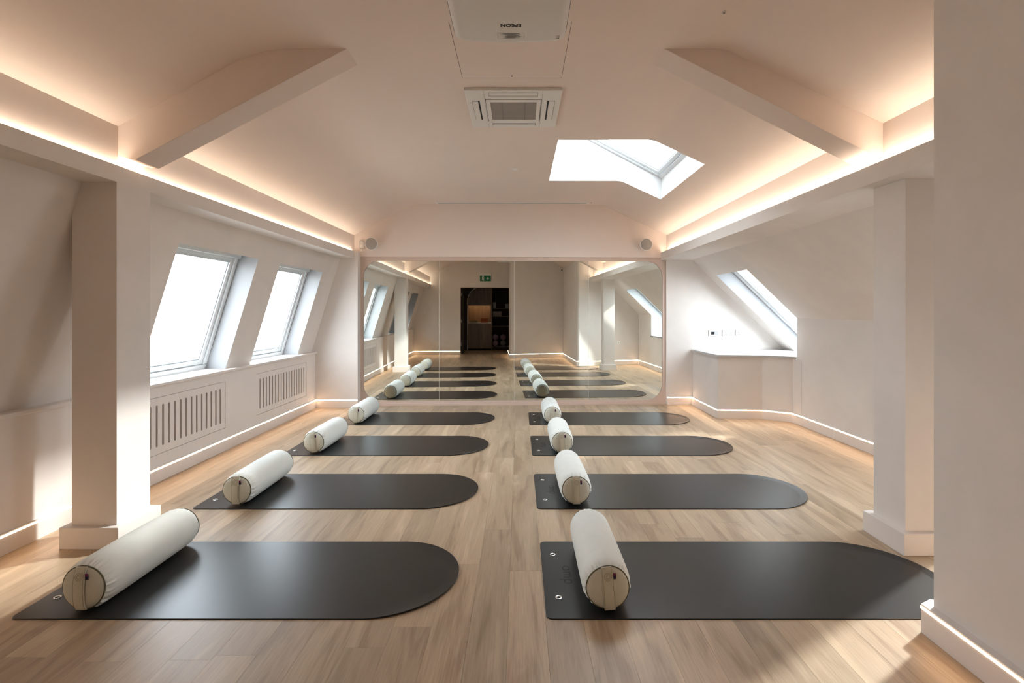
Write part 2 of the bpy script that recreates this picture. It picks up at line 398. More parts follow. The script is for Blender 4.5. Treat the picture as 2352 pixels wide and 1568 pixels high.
# ------------------------------------------------------------------ right side
mb = MB()
mb.extr([(FR, 1.80, SOF), (FR, 1.80, 2.094), (FR + .008, 1.80, 2.094), (FR + .008, 1.80, 2.062), (XR + .10, 1.80, 2.062), (XR + .10, 1.80, SOF + .03), (2.44, 1.80, SOF + .03), (2.44, 1.80, SOF)], (0, 5.0, 0))
br = struct(mb.build('trim_3', 'plaster'), 'long plaster beam over the right column with a hidden light cove')
MB().box(1.964, 1.986, 1.98, 6.62, 2.0625, 2.0695).build('led_strip', 'led_cove', br)
mb = MB(); mb.poly([(XR, -0.5, 2.03), (XR, 6.85, 2.03), (XR, 6.85, ZRJ + .001), (XR, -0.5, ZRJ + .001)])
struct(mb.build('wall_right_upper', 'ceiling'), 'narrow upright wall band above the right light cove')
TOPR = 2.604                              # x of the upper edge of the right window openings
mb = MB()
def strip(y0, y1, xa, xb): mb.poly([(xa, y0, zr(xa)), (xa, y1, zr(xa)), (xb, y1, zr(xb)), (xb, y0, zr(xb))])
XTOP = 2.33
strip(1.55, RW[0][0], XTOP, KNEE); strip(*RW[0], XTOP, TOPR); strip(RW[0][1], RW[1][0], XTOP, KNEE); strip(*RW[1], XTOP, TOPR); strip(RW[1][1], 6.75, XTOP, 3.72)
zk = zr(KNEE)
def knee(y0, y1, z0, z1): mb.poly([(KNEE, y0, z0), (KNEE, y1, z0), (KNEE, y1, z1), (KNEE, y0, z1)])
knee(1.55, RW[0][0], 0, zk); knee(RW[0][1], RW[1][0], 0, zk); knee(*RW[0], 0, SILL)
struct(mb.build('wall_right', 'plaster'), 'sloping plaster roof wall and knee wall on the right')
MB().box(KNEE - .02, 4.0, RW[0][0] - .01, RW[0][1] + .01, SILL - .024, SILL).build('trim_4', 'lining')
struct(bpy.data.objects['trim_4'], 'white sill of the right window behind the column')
# slanting end wall of the recess, foreground wall, rear walls
mb = MB()
mb.extr([(1.64, 1.93, 0), (1.67, 1.945, 0), (3.4, 1.62, 0), (3.4, 1.50, 0), (1.76, 1.80, 0), (1.76, -.5, 0), (1.64, -.5, 0)], (0, 0, 2.75))
struct(mb.build('wall_right_front', 'plaster'), 'tall foreground plaster wall at the right edge')
mb = MB()
mb.extr([(0.12, -.08, 0), (1.70, -.375, 0), (1.70, -.50, 0), (0.24, -.22, 0), (0.24, -1.35, 0), (0.12, -1.35, 0)], (0, 0, 2.78))
struct(mb.build('wall_rear', 'plaster'), 'slanting rear plaster wall behind the camera')
DX0, DX1, DZ = -1.34, 0.12, 2.01
mb = MB()
mb.box(-3.0, DX0, Y0 - .12, Y0, 0, 2.8); mb.box(DX0, DX1 + .01, Y0 - .12, Y0, DZ, 2.8)
struct(mb.build('wall_rear_door', 'plaster'), 'rear plaster wall with the dark doorway')
mb = MB()
mb.box(DX0, DX0 + .012, Y0 - .13, Y0 + .004, 0, DZ); mb.box(DX1 - .002, DX1 + .01, Y0 - .13, Y0 + .004, 0, DZ); mb.box(DX0, DX1 + .01, Y0 - .13, Y0 + .004, DZ - .012, DZ)
struct(mb.build('door_1', 'joinery'), 'plain door lining of the dark rear doorway')
# open door leaf inside the closet with hinges
leaf = MB().box(DX0 + .03, DX0 + .072, Y0 - .80, Y0 - .13, 0.01, DZ - .02).build('door_leaf', 'closet', bpy.data.objects['door_1'])
for zz in (0.25, 0.95, 1.75): MB().cyl((DX0 + .026, Y0 - .135, zz), 0.008, 0.09, seg=10).build('hinge', 'chrome', bpy.data.objects['door_1'])

# back wall: plane behind the mirror, bulkhead over it, right part
mb = MB()
mb.box(-3.2, 4.3, 6.86, 6.98, 0, 3.2)
struct(mb.build('wall_back', 'plaster'), 'back wall of the studio behind the mirror')
YAW = math.atan(0.027)
bk = MB().box(-2.27, 2.075, -0.03, 0.12, 2.026, 3.0).build('wall_back_upper', 'ceiling')
bk.location = (0, YB, 0); bk.rotation_euler = (0, 0, YAW)
struct(bk, 'plain wall band between the mirror and the ceiling')
mb = MB().box(2.022, 4.2, 6.715, 6.88, 0, 2.05)
struct(mb.build('wall_back_right', 'plaster', bevel=0.002), 'right part of the back wall with the sockets')

# ------------------------------------------------------------------ skirting with light strip
def inset(path, d):
    """offset an open 2D polyline to its left by d"""
    out = []; n = len(path); P = [Vector(p) for p in path]
    for k in range(n):
        if k == 0: t0 = t1 = (P[1] - P[0]).normalized()
        elif k == n - 1: t0 = t1 = (P[-1] - P[-2]).normalized()
        else: t0 = (P[k] - P[k - 1]).normalized(); t1 = (P[k + 1] - P[k]).normalized()
        n0 = Vector((-t0.y, t0.x)); n1 = Vector((-t1.y, t1.x)); m = (n0 + n1).normalized()
        out.append(P[k] + m * (d / max(0.3, m.dot(n0))))
    return out
def sweep(mb, path, d0, d1, z0, z1):
    A = inset(path, d0); B = inset(path, d1)
    mb.rings([[(a.x, a.y, z0), (b.x, b.y, z0), (b.x, b.y, z1), (a.x, a.y, z1)] for a, b in zip(A, B)], True, True, True)
def skirting(name, path, thick, label, zh=0.115):
    mb = MB(); sweep(mb, path, -0.004, thick, 0.0, zh)
    o = struct(mb.build(name, 'skirting', bevel=0.0015), label)
    mb = MB(); sweep(mb, path, thick - .004, thick + .0012, 0.0975, 0.1065)
    mb.build('led_strip', 'led_skirt', o)
    return o
# paths run so that the room lies on their left
skirting('baseboard_left', [(-2.155, 6.498), (XW, 6.498), (XW, Y0), (DX0 - .0, Y0)], 0.012, 'pale skirting with light line along the left wall')
skirting('baseboard_rear', [(0.118, Y0 - .1), (0.118, -.08), (1.64, -.365), (1.64, 1.93), (1.67, 1.945), (3.18, 1.662), (3.18, 1.80)], 0.034, 'pale skirting with light line along the rear and foreground walls')
CPTS = [(3.178, 5.50), (3.165, 5.645), (2.90, 5.825), (2.385, 5.855), (2.385, 6.713)]
skirting('baseboard_right', [(3.18, 1.80)] + CPTS + [(2.03, 6.713)], 0.016, 'pale skirting with light line along the right wall')

# ------------------------------------------------------------------ boxed counter in the right corner
ct = empty('window_counter', (2.8, 6.2, 0)); tag(ct, 'boxed corner counter with white top under the far right window', 'counter')
mb = MB()
poly = CPTS + [(3.178, 6.70)]
mb.extr([(x - 2.8, y - 6.2, 0.0) for x, y in poly], (0, 0, 0.736)); mb.build('counter_body', 'plaster', ct)
mb = MB()
top = [(3.95, 5.60), (3.176, 5.595), (3.14, 5.625), (2.885, 5.800), (2.362, 5.830), (2.362, 6.712), (3.95, 6.712)]
mb.extr([(x - 2.8, y - 6.2, 0.737) for x, y in top], (0, 0, 0.026)); mb.build('counter_top', 'worktop', ct, bevel=0.003)

# ------------------------------------------------------------------ roof windows
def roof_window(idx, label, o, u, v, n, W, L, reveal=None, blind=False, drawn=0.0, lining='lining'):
    """o: lower corner of the frame's inner face; u along the width, v up the slope, n into the room"""
    o, u, v, n = map(Vector, (o, u, v, n))
    def P(a, b, c): return o + u * a + v * b + n * c
    def bars(name, mat, a0, b0, a1, b1, w0, c0, c1, parent, bev=0.003):
        mb = MB()
        for (p0, q0, p1, q1) in ((a0, b0, a1, b0 + w0), (a0, b1 - w0, a1, b1), (a0, b0 + w0, a0 + w0, b1 - w0), (a1 - w0, b0 + w0, a1, b1 - w0)):
            pts = [P(p0, q0, c0), P(p1, q0, c0), P(p1, q1, c0), P(p0, q1, c0)]
            mb.extr(pts, n * (c1 - c0))
        return mb.build(name, mat, parent, bevel=bev)
    root = empty('window_%d' % idx, tuple(o)); struct(root, label)
    mi = root.matrix_basis.inverted()
    kids = []
    kids.append(bars('frame', 'winframe', 0, 0, W, L, 0.042, -0.085, 0.0, None))
    kids.append(bars('sash', 'winframe', 0.046, 0.046, W - .046, L - .046, 0.040, -0.080, -0.016, None))
    kids.append(bars('gasket', 'gasket', 0.0855, 0.0855, W - .0855, L - .0855, 0.008, -0.066, -0.03, None, 0.0))
    mb = MB().extr([P(.07, .07, -.064), P(W - .07, .07, -.064), P(W - .07, L - .07, -.064), P(.07, L - .07, -.064)], n * 0.004)
    kids.append(mb.build('pane', 'glass'))
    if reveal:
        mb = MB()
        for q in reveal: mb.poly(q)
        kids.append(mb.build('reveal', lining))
    for a, b in ((.021, .05), (W - .021, .05), (.021, L - .05), (W - .021, L - .05)):
        c0 = P(a, b, 0.0); mb = MB(); ring = []
        for q in (0, .003): ring.append([c0 + n * q + u * (.006 * math.cos(t * PI / 5)) + v * (.006 * math.sin(t * PI / 5)) for t in range(10)])
        mb.rings(ring, True, True, True); kids.append(mb.build('screw', 'gasket'))
    if blind:
        mb = MB().extr([P(.02, L - .050, .002), P(W - .02, L - .050, .002), P(W - .02, L - .006, .002), P(.02, L - .006, .002)], n * 0.03)
        kids.append(mb.build('blind_rail', 'blind', bevel=0.006))
        mb = MB().extr([P(.086, L - .105, -.028), P(W - .086, L - .105, -.028), P(W - .086, L - .086, -.028), P(.086, L - .086, -.028)], n * 0.012)
        kids.append(mb.build('blind_bar', 'blind', bevel=0.003))
        if drawn:                # cloth added to keep daylight of out-of-frame windows off the foreground
            b0 = L - .05 - (L - .13) * drawn
            mb = MB().extr([P(.05, b0, -.010), P(W - .05, b0, -.010), P(W - .05, L - .02, -.010), P(.05, L - .02, -.010)], n * 0.002)
            kids.append(mb.build('added_blind_cloth', 'added_blind_cloth'))
        for a in (0.28, 0.72):
            mb = MB().extr([P(W * a, L - .006, .004), P(W * a + .05, L - .006, .004), P(W * a + .05, L + .010, .004), P(W * a, L + .010, .004)], n * 0.012)
            kids.append(mb.build('blind_clip', 'winframe'))
    for k in kids:
        k.parent = root; k.matrix_parent_inverse = mi
    portal('sky_portal', tuple(P(W / 2, L / 2, -.10)), tuple(n), W - .1, L - .1, tuple(u))
    return root
# left: leaning plane moved .18 outward
vl = Vector((0.3043, 0, 1)).normalized(); nl = Vector((1, 0, -0.3043)).normalized()
def lframe(z, d=0.18):               # x of the frame plane at height z
    p = Vector((xl(z), 0, z)) - nl * d; return p.x - (p.z - z) * 0.3043
for i, (y0, y1) in enumerate(LW):
    zb, zt = SILL, TOPW
    o = (lframe(zb), y0, zb); zf = zt + 0.18 * 0.2911; L = (zf - zb) / vl.z
    rev = []
    for yy in (y0, y1): rev.append([(xl(zb), yy, zb), (lframe(zb) - .03, yy, zb), (lframe(zf) - .03, yy, zf), (xl(zt), yy, zt)])
    rev.append([(xl(zt), y0, zt), (xl(zt), y1, zt), (lframe(zf) - .03, y1, zf + .009), (lframe(zf) - .03, y0, zf + .009)])
    names = ['roof window in the left wall at the rear corner', 'roof window in the left wall just before the column', 'large white roof window right behind the left column', 'smaller looking white roof window farther from the left column']
    roof_window(i + 1, names[i], o, (0, 1, 0), vl, nl, y1 - y0, L, rev, blind=True, drawn=[0.82, 0.985, 0, 0][i])  # added blinds over the rear left windows darken the foreground
# right
vr = Vector((-1, 0, 0.967)).normalized(); nr = Vector((-0.967, 0, -1)).normalized()
def pr(x, d=0.18): return Vector((x, 0, zr(x))) - nr * d
for i, (y0, y1) in enumerate(RW):
    tp = pr(TOPR)
    zb = SILL if i == 0 else 0.763
    # lower end of the frame plane at sill height
    s = (tp.z - (zb + .01)) / vr.z; bt = tp - vr * s
    rev = []
    for yy in (y0, y1):
        if i == 1 and yy == y1: rev.append([(TOPR, yy, zr(TOPR)), (3.72, yy, zr(3.72)), (bt.x + .05, yy, zb - .03), (bt.x + .05, yy, bt.z), (tp.x + .02, yy, tp.z + .02)])
        else: rev.append([(TOPR, yy, zr(TOPR)), (KNEE, yy, zk), (KNEE, yy, zb - .03), (bt.x + .05, yy, zb - .03), (bt.x + .05, yy, bt.z), (tp.x + .02, yy, tp.z + .02)])
    rev.append([(TOPR, y0, zr(TOPR)), (TOPR, y1, zr(TOPR)), (tp.x + .02, y1, tp.z + .02), (tp.x + .02, y0, tp.z + .02)])
    rev.append([(bt.x - .05, y0, zb - .012), (bt.x - .05, y1, zb - .012), (bt.x + .06, y1, bt.z + .02), (bt.x + .06, y0, bt.z + .02)])
    nm = ['roof window in the right slope behind the column and foreground wall', 'roof window in the right slope above the corner counter'][i]
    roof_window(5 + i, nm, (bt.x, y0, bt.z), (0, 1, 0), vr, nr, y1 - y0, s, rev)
# skylight above the ceiling
ks = 0.528
def zs(x): return 2.774 - (x - 1.588) * ks
vs = Vector((-1, 0, ks)).normalized(); ns = Vector((-ks, 0, -1)).normalized()
zc = lambda x: CEIL if x <= CR else CEIL - (x - CR) * (CEIL - ZRJ) / (XR - CR)
rev = []
x0, x1 = SKY[0], SKY[1]
for yy in (SKY[2], SKY[3]):
    xsn = [x0] + [p[0] for p in PR if x0 < p[0] < x1] + [x1]
    low = [(x, yy, [p[1] for p in PR if abs(p[0] - x) < 1e-6][0] if any(abs(p[0] - x) < 1e-6 for p in PR) else zc(x)) for x in xsn]
    rev.append(low + [(x1 + .02, yy, zs(x1 + .02) + .05), (x0, yy, zs(x0) + .05)])
rev.append([(x0, SKY[2], CEIL), (x0, SKY[3], CEIL), (x0, SKY[3], zs(x0) + .06), (x0, SKY[2], zs(x0) + .06)])
rev.append([(x1, SKY[2], zc(x1)), (x1, SKY[3], zc(x1)), (x1 + .02, SKY[3], zs(x1) + .06), (x1 + .02, SKY[2], zs(x1) + .06)])
Ls = (x1 + .015 - x0) / abs(vs.x)
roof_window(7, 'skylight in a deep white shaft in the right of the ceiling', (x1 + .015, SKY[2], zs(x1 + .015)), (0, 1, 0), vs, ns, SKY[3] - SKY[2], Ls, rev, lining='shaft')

# ------------------------------------------------------------------ radiator grilles
def grille(y0, y1, label):
    root = empty('radiator_grille', (XW, (y0 + y1) / 2, 0)); tag(root, label, 'grille', 'radiator grilles under the left windows')
    g = 0.003; a0, a1 = y0 + g, y1 - g; z0, z1 = GZ[0] + g, GZ[1] - g
    n = 17; pitch = 0.0648; sw = 0.021; ym = (y0 + y1) / 2
    cs = [ym + (k - (n - 1) / 2) * pitch for k in range(n)]
    s0, s1 = 0.262, 0.578
    mb = MB(); X = XW - 0.002; T = (-0.018, 0, 0)
    def pl(pts): mb.extr([(0 - 0.002, y - ym, z) for y, z in pts], T)
    last = a0
    for c in cs:
        pl([(last, z0), (c - sw / 2, z0), (c - sw / 2, z1), (last, z1)])
        arc = [(c + sw / 2 * math.cos(t), s1 - sw / 2 + sw / 2 * math.sin(t)) for t in [PI * k / 8 for k in range(9)]]
        pl([(c - sw / 2, z1), (c + sw / 2, z1)] + arc)
        arc = [(c - sw / 2 * math.cos(t), s0 + sw / 2 - sw / 2 * math.sin(t)) for t in [PI * k / 8 for k in range(9)]]
        pl([(c + sw / 2, z0), (c - sw / 2, z0)] + arc)
        last = c + sw / 2
    pl([(last, z0), (a1, z0), (a1, z1), (last, z1)])
    mb.build('slotted_panel', 'joinery', root)
    # radiator seen through the slots
    mb = MB()
    for k in range(int((y1 - y0 - .16) / 0.05)):
        yy = y0 + .08 + k * .05 - ym
        mb.box(-0.075, -0.045, yy, yy + .028, GZ[0] + .02, GZ[1] - .03)
    mb.build('radiator_fin', 'radiator', root)
    return root
grille(*GR[0], 'slotted radiator grille partly hidden by the left column')
grille(*GR[1], 'slotted radiator grille beside the far corner')

# ------------------------------------------------------------------ wall mirror
mir = empty('wall_mirror', (0, YB, 0), (0, 0, YAW)); tag(mir, 'wide four pane mirror with rounded corners on the back wall', 'mirror')
MX0, MX1, MZ0, MZ1, MR = -2.118, 1.975, 0.064, 1.975, 0.215
def rrect(x0, x1, z0, z1, r, n=10):
    pts = []
    for cx, cz, a in ((x1 - r, z1 - r, 0), (x0 + r, z1 - r, PI / 2), (x0 + r, z0 + r, PI), (x1 - r, z0 + r, 1.5 * PI)):
        pts += [(cx + r * math.cos(a + PI / 2 * k / n), cz + r * math.sin(a + PI / 2 * k / n)) for k in range(n + 1)]
    return pts
seams = [MX0, -1.098, -0.072, 0.951, MX1]
shape = rrect(MX0, MX1, MZ0, MZ1, MR)
for a, b in zip(seams[:-1], seams[1:]):
    a_, b_ = a + .0012, b - .0012
    pts = [p for p in shape if a_ <= p[0] <= b_]
    # clip polygon to the pane's span
    out = []
    n = len(shape)
    for k in range(n):
        p, q = shape[k], shape[(k + 1) % n]
        if a_ <= p[0] <= b_: out.append(p)
        cuts = []
        for lim in (a_, b_):
            if (p[0] - lim) * (q[0] - lim) < 0:
                t = (lim - p[0]) / (q[0] - p[0]); cuts.append((t, (lim, p[1] + t * (q[1] - p[1]))))
        for t, c in sorted(cuts): out.append(c)
    MB().extr([(x, 0.0, z) for x, z in out], (0, 0.005, 0)).build('mirror_pane', 'mirror', mir)
for a in seams[1:-1]:
    MB().box(a - .0016, a + .0016, -.0012, .004, MZ0, MZ1).build('pane_joint', 'joint', mir)
mb = MB()      # surround with the rounded opening: ring of quads from opening to outer rectangle
OX0, OX1, OZ0, OZ1 = -2.185, 2.055, 0.0, 2.028
def outer(p):
    cx, cz = (MX0 + MX1) / 2, (MZ0 + MZ1) / 2
    dx, dz = p[0] - cx, p[1] - cz
    t = min(((OX1 - cx) / dx if dx > 0 else (OX0 - cx) / dx) if abs(dx) > 1e-9 else 1e9, ((OZ1 - cz) / dz if dz > 0 else (OZ0 - cz) / dz) if abs(dz) > 1e-9 else 1e9)
    return (cx + dx * t, cz + dz * t)
sh = rrect(MX0, MX1, MZ0, MZ1, MR, 14)
dense = []
for k in range(len(sh)):
    p, q = sh[k], sh[(k + 1) % len(sh)]; d = math.dist(p, q); m_ = max(1, int(d / 0.12))
    dense += [(p[0] + (q[0] - p[0]) * j / m_, p[1] + (q[1] - p[1]) * j / m_) for j in range(m_)]
out = [outer(p) for p in dense]
for cx, cz in ((OX0, OZ0), (OX1, OZ0), (OX1, OZ1), (OX0, OZ1)):      # pull the nearest ray onto each outer corner
    k = min(range(len(out)), key=lambda i: math.dist(out[i], (cx, cz))); out[k] = (cx, cz)
yf, yb = -0.014, 0.03
mb.rings([[(x, yf, z) for x, z in out], [(x, yf, z) for x, z in dense], [(x, yb, z) for x, z in dense]])
mb.build('surround', 'mirror_frame', mir)
mb = MB(); mb.box(OX0, OX1, 0.012, 0.03, 0, OZ1); mb.build('backing_board', 'seam', mir)
MB().box(OX0 + .02, OX1 - .02, -0.026, -0.0145, 0.0, 0.030).build('bottom_rail', 'mirror_frame', mir, bevel=0.002)

# ------------------------------------------------------------------ yoga mats
def mat_mesh(L, W=0.682, T=0.0045):
    """square end with small corners at x=0, half-round end at x=L, edges eased, tip a little lifted"""
    R = W / 2; rc = 0.028
    out = []
    for k in range(7): a = PI + PI / 2 * k / 6; out.append((rc + rc * math.cos(a), -R + rc + rc * math.sin(a)))
    for k in range(1, 12): out.append((rc + (L - R * 1.06 - rc) * k / 12, -R))
    for k in range(37): a = -PI / 2 + PI * k / 36; out.append((L - R * 1.06 + R * 1.06 * math.cos(a), R * math.sin(a)))
    for k in range(1, 12): out.append((L - R * 1.06 - (L - R * 1.06 - rc) * k / 12, R))
    for k in range(7): a = PI / 2 + PI / 2 * k / 6; out.append((rc + rc * math.cos(a), R - rc + rc * math.sin(a)))
    def ins(p, s):
        cx = min(max(p[0], R), L - R * 1.06); cy = 0.0
        d = Vector((p[0] - cx, p[1] - cy)); d = d * max(0.0, 1 - s / max(d.length, 1e-6)); return (cx + d.x, cy + d.y)
    def lift(x, y):
        e = max(0.0, math.hypot(max(0, x - (L - R * 1.06)), y) / R - 0.72) / 0.28 if x > L - R * 1.06 else 0
        k = min(1.0, max(0.0, (x - (L - R * 1.06)) / (R * 0.5)))
        return 0.0055 * e * e * k
    rs = []
    for s, z in ((0.0, 0.0), (0.0, T - .0015), (0.0015, T), (0.02, T), (0.05, T), (0.09, T)):
        rs.append([(*q, z + lift(*q)) for q in [ins(p, s) for p in out]])
    mb = MB(); mb.rings(rs, True, True, True)
    return mb
def stroke(mb, pts, w, z, closed=False):
    """flat ribbon of width w along 2D pts at height z"""
    P = [Vector(p) for p in pts]; n = len(P); a_, b_ = [], []
    for k in range(n):
        t = (P[(k + 1) % n] - P[k - 1]) if closed else (P[min(k + 1, n - 1)] - P[max(k - 1, 0)])
        t.normalize(); nn = Vector((-t.y, t.x)) * (w / 2)
        a_.append(P[k] + nn); b_.append(P[k] - nn)
    rng = range(n) if closed else range(n - 1)
    for k in rng:
        j = (k + 1) % n
        mb.poly([(a_[k].x, a_[k].y, z), (a_[j].x, a_[j].y, z), (b_[j].x, b_[j].y, z), (b_[k].x, b_[k].y, z)])
def amp_letters(z):
    """the three thin letters, along +u, x-height 1"""
    mb = MB(); w = 0.16
    def circ(cx, cy, rx, ry): return [(cx + rx * math.cos(2 * PI * k / 24), cy + ry * math.sin(2 * PI * k / 24)) for k in range(24)]
    stroke(mb, circ(0.5, 0.5, 0.44, 0.46), w, z, True); stroke(mb, [(0.94, 0.0), (0.94, 1.0)], w, z)
    x = 1.45
    stroke(mb, [(x, 0), (x, 1.0)], w, z)
    for q in (0, 1):
        bx = x + q * 0.62
        arch = [(bx, 0.6)] + [(bx + .31 - .31 * math.cos(t), 0.62 + .34 * math.sin(t)) for t in [PI * k / 10 for k in range(11)]] + [(bx + .62, 0.0)]
        stroke(mb, arch, w, z)
    x = 3.2
    stroke(mb, [(x, -0.55), (x, 1.0)], w, z); stroke(mb, circ(x + .44, 0.5, 0.44, 0.46), w, z, True)
    return mb
def make_mat(L):
    root = empty('yoga_mat')
    mat_mesh(L).build('mat_sheet', 'mat', root, smooth=True)
    for yy in (-0.19, 0.195):
        mb = MB(); rs = []
        for r, z in ((0.015, 0.0045), (0.0148, 0.0062), (0.0115, 0.0072), (0.0085, 0.0060), (0.0080, 0.0046)):
            rs.append([(0.062 + r * math.cos(2 * PI * k / 20), yy + r * math.sin(2 * PI * k / 20), z) for k in range(20)])
        mb.rings(rs); e = mb.build('eyelet', 'chrome', root, smooth=True)
        MB().cyl((0.062, yy, 0.0040), 0.0083, 0.0008, seg=16).build('eyelet_hole', 'slot', e)
    lm = amp_letters(0.0050)
    s = 0.0385                       # letters run towards the camera, their feet to the mat's end
    lm.v = [(0.100 + p[1] * s * 0.95, 0.078 - p[0] * s, p[2]) for p in lm.v]
    lm.build('lettering', 'mat_print', root)
    return root
mat_y = [2.030, 3.162, 4.335, 5.500]
rowname = ['nearest the camera', 'second from the camera', 'third from the camera', 'closest to the mirror']
for side, x0, L in (('left', -2.128, 1.832), ('right', 0.113, 1.907)):
    proto = make_mat(L)
    for k, y in enumerate(mat_y):
        o = proto if k == 0 else copy_tree(proto)
        o.location = (x0, y + 0.341, 0.0); 
        tag(o, 'charcoal rubber yoga mat on the %s of the aisle, %s' % (side, rowname[k]), 'yoga mat', 'yoga mats laid out in two columns')

# ------------------------------------------------------------------ bolsters
def make_bolster(seed):
    rnd = random.Random(seed)
    root = empty('yoga_bolster')                       # origin on the mat below the middle; axis along y
    R, LN = 0.1065, 0.60; cz = R - 0.003
    SEG = 96
    ph = [rnd.uniform(0, 6.28) for _ in range(6)]
    def rad(y, a):
        t = abs(y) / (LN / 2)
        d = LN / 2 - abs(y)
        r = R * (1 - 0.035 * t ** 4)
        if d < 0.05: r -= 0.0125 * (1 - d / 0.05) ** 2.0
        near = 1.0 if y < 0 else 0.35
        wr = 3.8 * (d / 0.012) * math.exp(-(d / 0.012)) * near
        r += wr * 0.0019 * (math.sin(23 * a + ph[0]) + 0.8 * math.sin(37 * a + ph[1]) + 0.6 * math.sin(53 * a + ph[2]))
        r += 0.0011 * math.sin(3 * a + ph[3] + y * 4) + 0.0008 * math.sin(2 * a + ph[4] - y * 7)
        return r
    ylist = []
    q = [0, .004, .008, .013, .019, .026, .034, .044, .058, .08, .11, .15, .2, .25, .3]
    ylist = [-LN / 2 + v for v in q] + [LN / 2 - v for v in q[::-1][1:]]
    rs = []
    for y in ylist:
        ring = []
        for k in range(SEG):
            a = 2 * PI * k / SEG; r = rad(y, a)
            x, z = r * math.cos(a), cz + r * math.sin(a)
            if z < 0.012: z = 0.012 - (0.012 - z) * 0.55
            ring.append((x, y, max(z, 0.0006)))
        rs.append(ring)
    MB().rings(rs).build('cover', 'cotton', root, smooth=True)
    for s in (-1, 1):
        edge = rs[0] if s < 0 else rs[-1]
        c = Vector((0, s * LN / 2, cz)); rr = []
        for t, b in ((1.0, 0.0), (0.985, 0.004), (0.93, 0.010), (0.8, 0.016), (0.6, 0.020), (0.35, 0.022), (0.12, 0.0225)):
            rr.append([tuple(c + (Vector(p) - c) * t + Vector((0, s * b, 0))) for p in edge])
        MB().rings(rr, True, False, True).build('end_cap', 'cotton_shaded', root, smooth=True)
        pth = [tuple(c + (Vector(p) - c) * 1.004 + Vector((0, s * 0.0015, 0))) for p in edge[::2]]
        MB().tube(pth, 0.0031, 6, True).build('piping', 'piping', root, smooth=True)
    # carrying strap over the near end, with its embroidered swirl and label
    roll = rnd.uniform(-0.10, 0.06)
    rot = Matrix.Rotation(roll, 4, 'Y'); cc = Vector((0, 0, cz))
    def put(p): return tuple(rot @ Vector(p) + cc)
    mb = MB(); rs2 = []
    for k in range(19):
        z = 0.0925 - 0.180 * k / 18
        y = -LN / 2 - 0.004 - 0.026 * math.sqrt(max(0.0, 1 - (z / 0.0985) ** 2))
        wv = 0.0235 + 0.001 * math.sin(k * 0.9 + ph[5])
        rs2.append([put((-wv, y, z)), put((-wv + .004, y - .0022, z)), put((wv - .004, y - .0022, z)), put((wv, y, z)), put((wv, y + .004, z)), put((-wv, y + .004, z))])
    mb.rings(rs2, True, True, True); st = mb.build('strap', 'strap', root, smooth=True)
    for sx in (-0.0205, 0.0205):                           # stitched edges
        pth = [put((sx, -LN / 2 - 0.0064 - 0.026 * math.sqrt(max(0.0, 1 - (z / 0.0985) ** 2)), z)) for z in [0.088 - 0.176 * k / 14 for k in range(15)]]
        MB().tube(pth, 0.0007, 4).build('stitching', 'thread', st)
    sw = []
    for k in range(46):
        t = k / 45; a = 0.6 + t * 4.1 * PI; r = 0.0025 + 0.0150 * t ** 0.8
        x, z = r * math.cos(a), 0.058 + r * 1.12 * math.sin(a)
        sw.append(put((x, -LN / 2 - 0.0068 - 0.026 * math.sqrt(max(0.0, 1 - (z / 0.0985) ** 2)), z)))
    MB().tube(sw, 0.0008, 4).build('embroidered_swirl', 'thread', st)
    yv = -LN / 2 - 0.0215
    tg = MB().extr([put((0.0245, yv, 0.043)), put((0.0365, yv, 0.043)), put((0.0365, yv - .001, 0.062)), put((0.0245, yv - .001, 0.062))], (0, -0.0016, 0)).build('label_tag', 'tag_navy', root)
    MB().extr([put((0.0247, yv - .0012, 0.058)), put((0.0363, yv - .0012, 0.058)), put((0.0363, yv - .0022, 0.069)), put((0.0247, yv - .0022, 0.069))], (0, -0.0016, 0)).build('tag_stripe', 'tag_plum', tg)
    return root
seed = 1
for side, xc in (('left', -1.855), ('right', 0.378)):
    for k, y in enumerate(mat_y):
        o = make_bolster(seed); seed += 1
        o.location = (xc + [0, -.006, .008, -.004][k], y + 0.035 + 0.315, 0.0047)
        o.rotation_euler = (0, 0, [-.004, .006, -.008, .004][k])
        tag(o, 'pale sage cylindrical bolster on the %s mat %s' % (side, rowname[k]), 'bolster', 'bolsters lying across the mats')

# ------------------------------------------------------------------ projector under the ceiling
pj = empty('projector', (-0.04, 1.945, 2.45)); tag(pj, 'white ceiling projector seen from below at the top of the room', 'projector')
mb = MB()
def rr2(hw, hd, r, bulge, z, n=6):
    pts = []
    for cx, cy, a in ((hw - r, hd - r, 0), (-hw + r, hd - r, PI / 2), (-hw + r, -hd + r, PI), (hw - r, -hd + r, 1.5 * PI)):
        for k in range(n + 1):
            px, py = cx + r * math.cos(a + PI / 2 * k / n), cy + r * math.sin(a + PI / 2 * k / n)
            pts.append((px, py, z))
        if a == 0:     # bowed far side
            for j in range(1, 8):
                xx = hw - r - (2 * (hw - r)) * j / 8; pts.append((xx, hd + bulge * (1 - (xx / (hw - r)) ** 2), z))
    return pts
rs = [rr2(.205, .145, .03, .012, 0.0), rr2(.222, .162, .036, .014, 0.003), rr2(.234, .176, .042, .015, 0.014), rr2(.2385, .180, .045, .016, 0.035), rr2(.2385, .180, .045, .016, 0.105), rr2(.230, .172, .04, .015, 0.122), rr2(.21, .15, .03, .012, 0.128)]
mb.rings(rs, True, True, True); mb.build('housing', 'appliance', pj, smooth=True)
MB().tube([(x, y * 1.003, .030) for x, y, z in [(p[0], p[1], 0) for p in rs[3]]], 0.0012, 4, True).build('housing_seam', 'print_grey', pj)
MB().cyl((0, 0, 0.128), 0.03, 0.157, seg=24).build('ceiling_pole', 'appliance', pj, smooth=True)
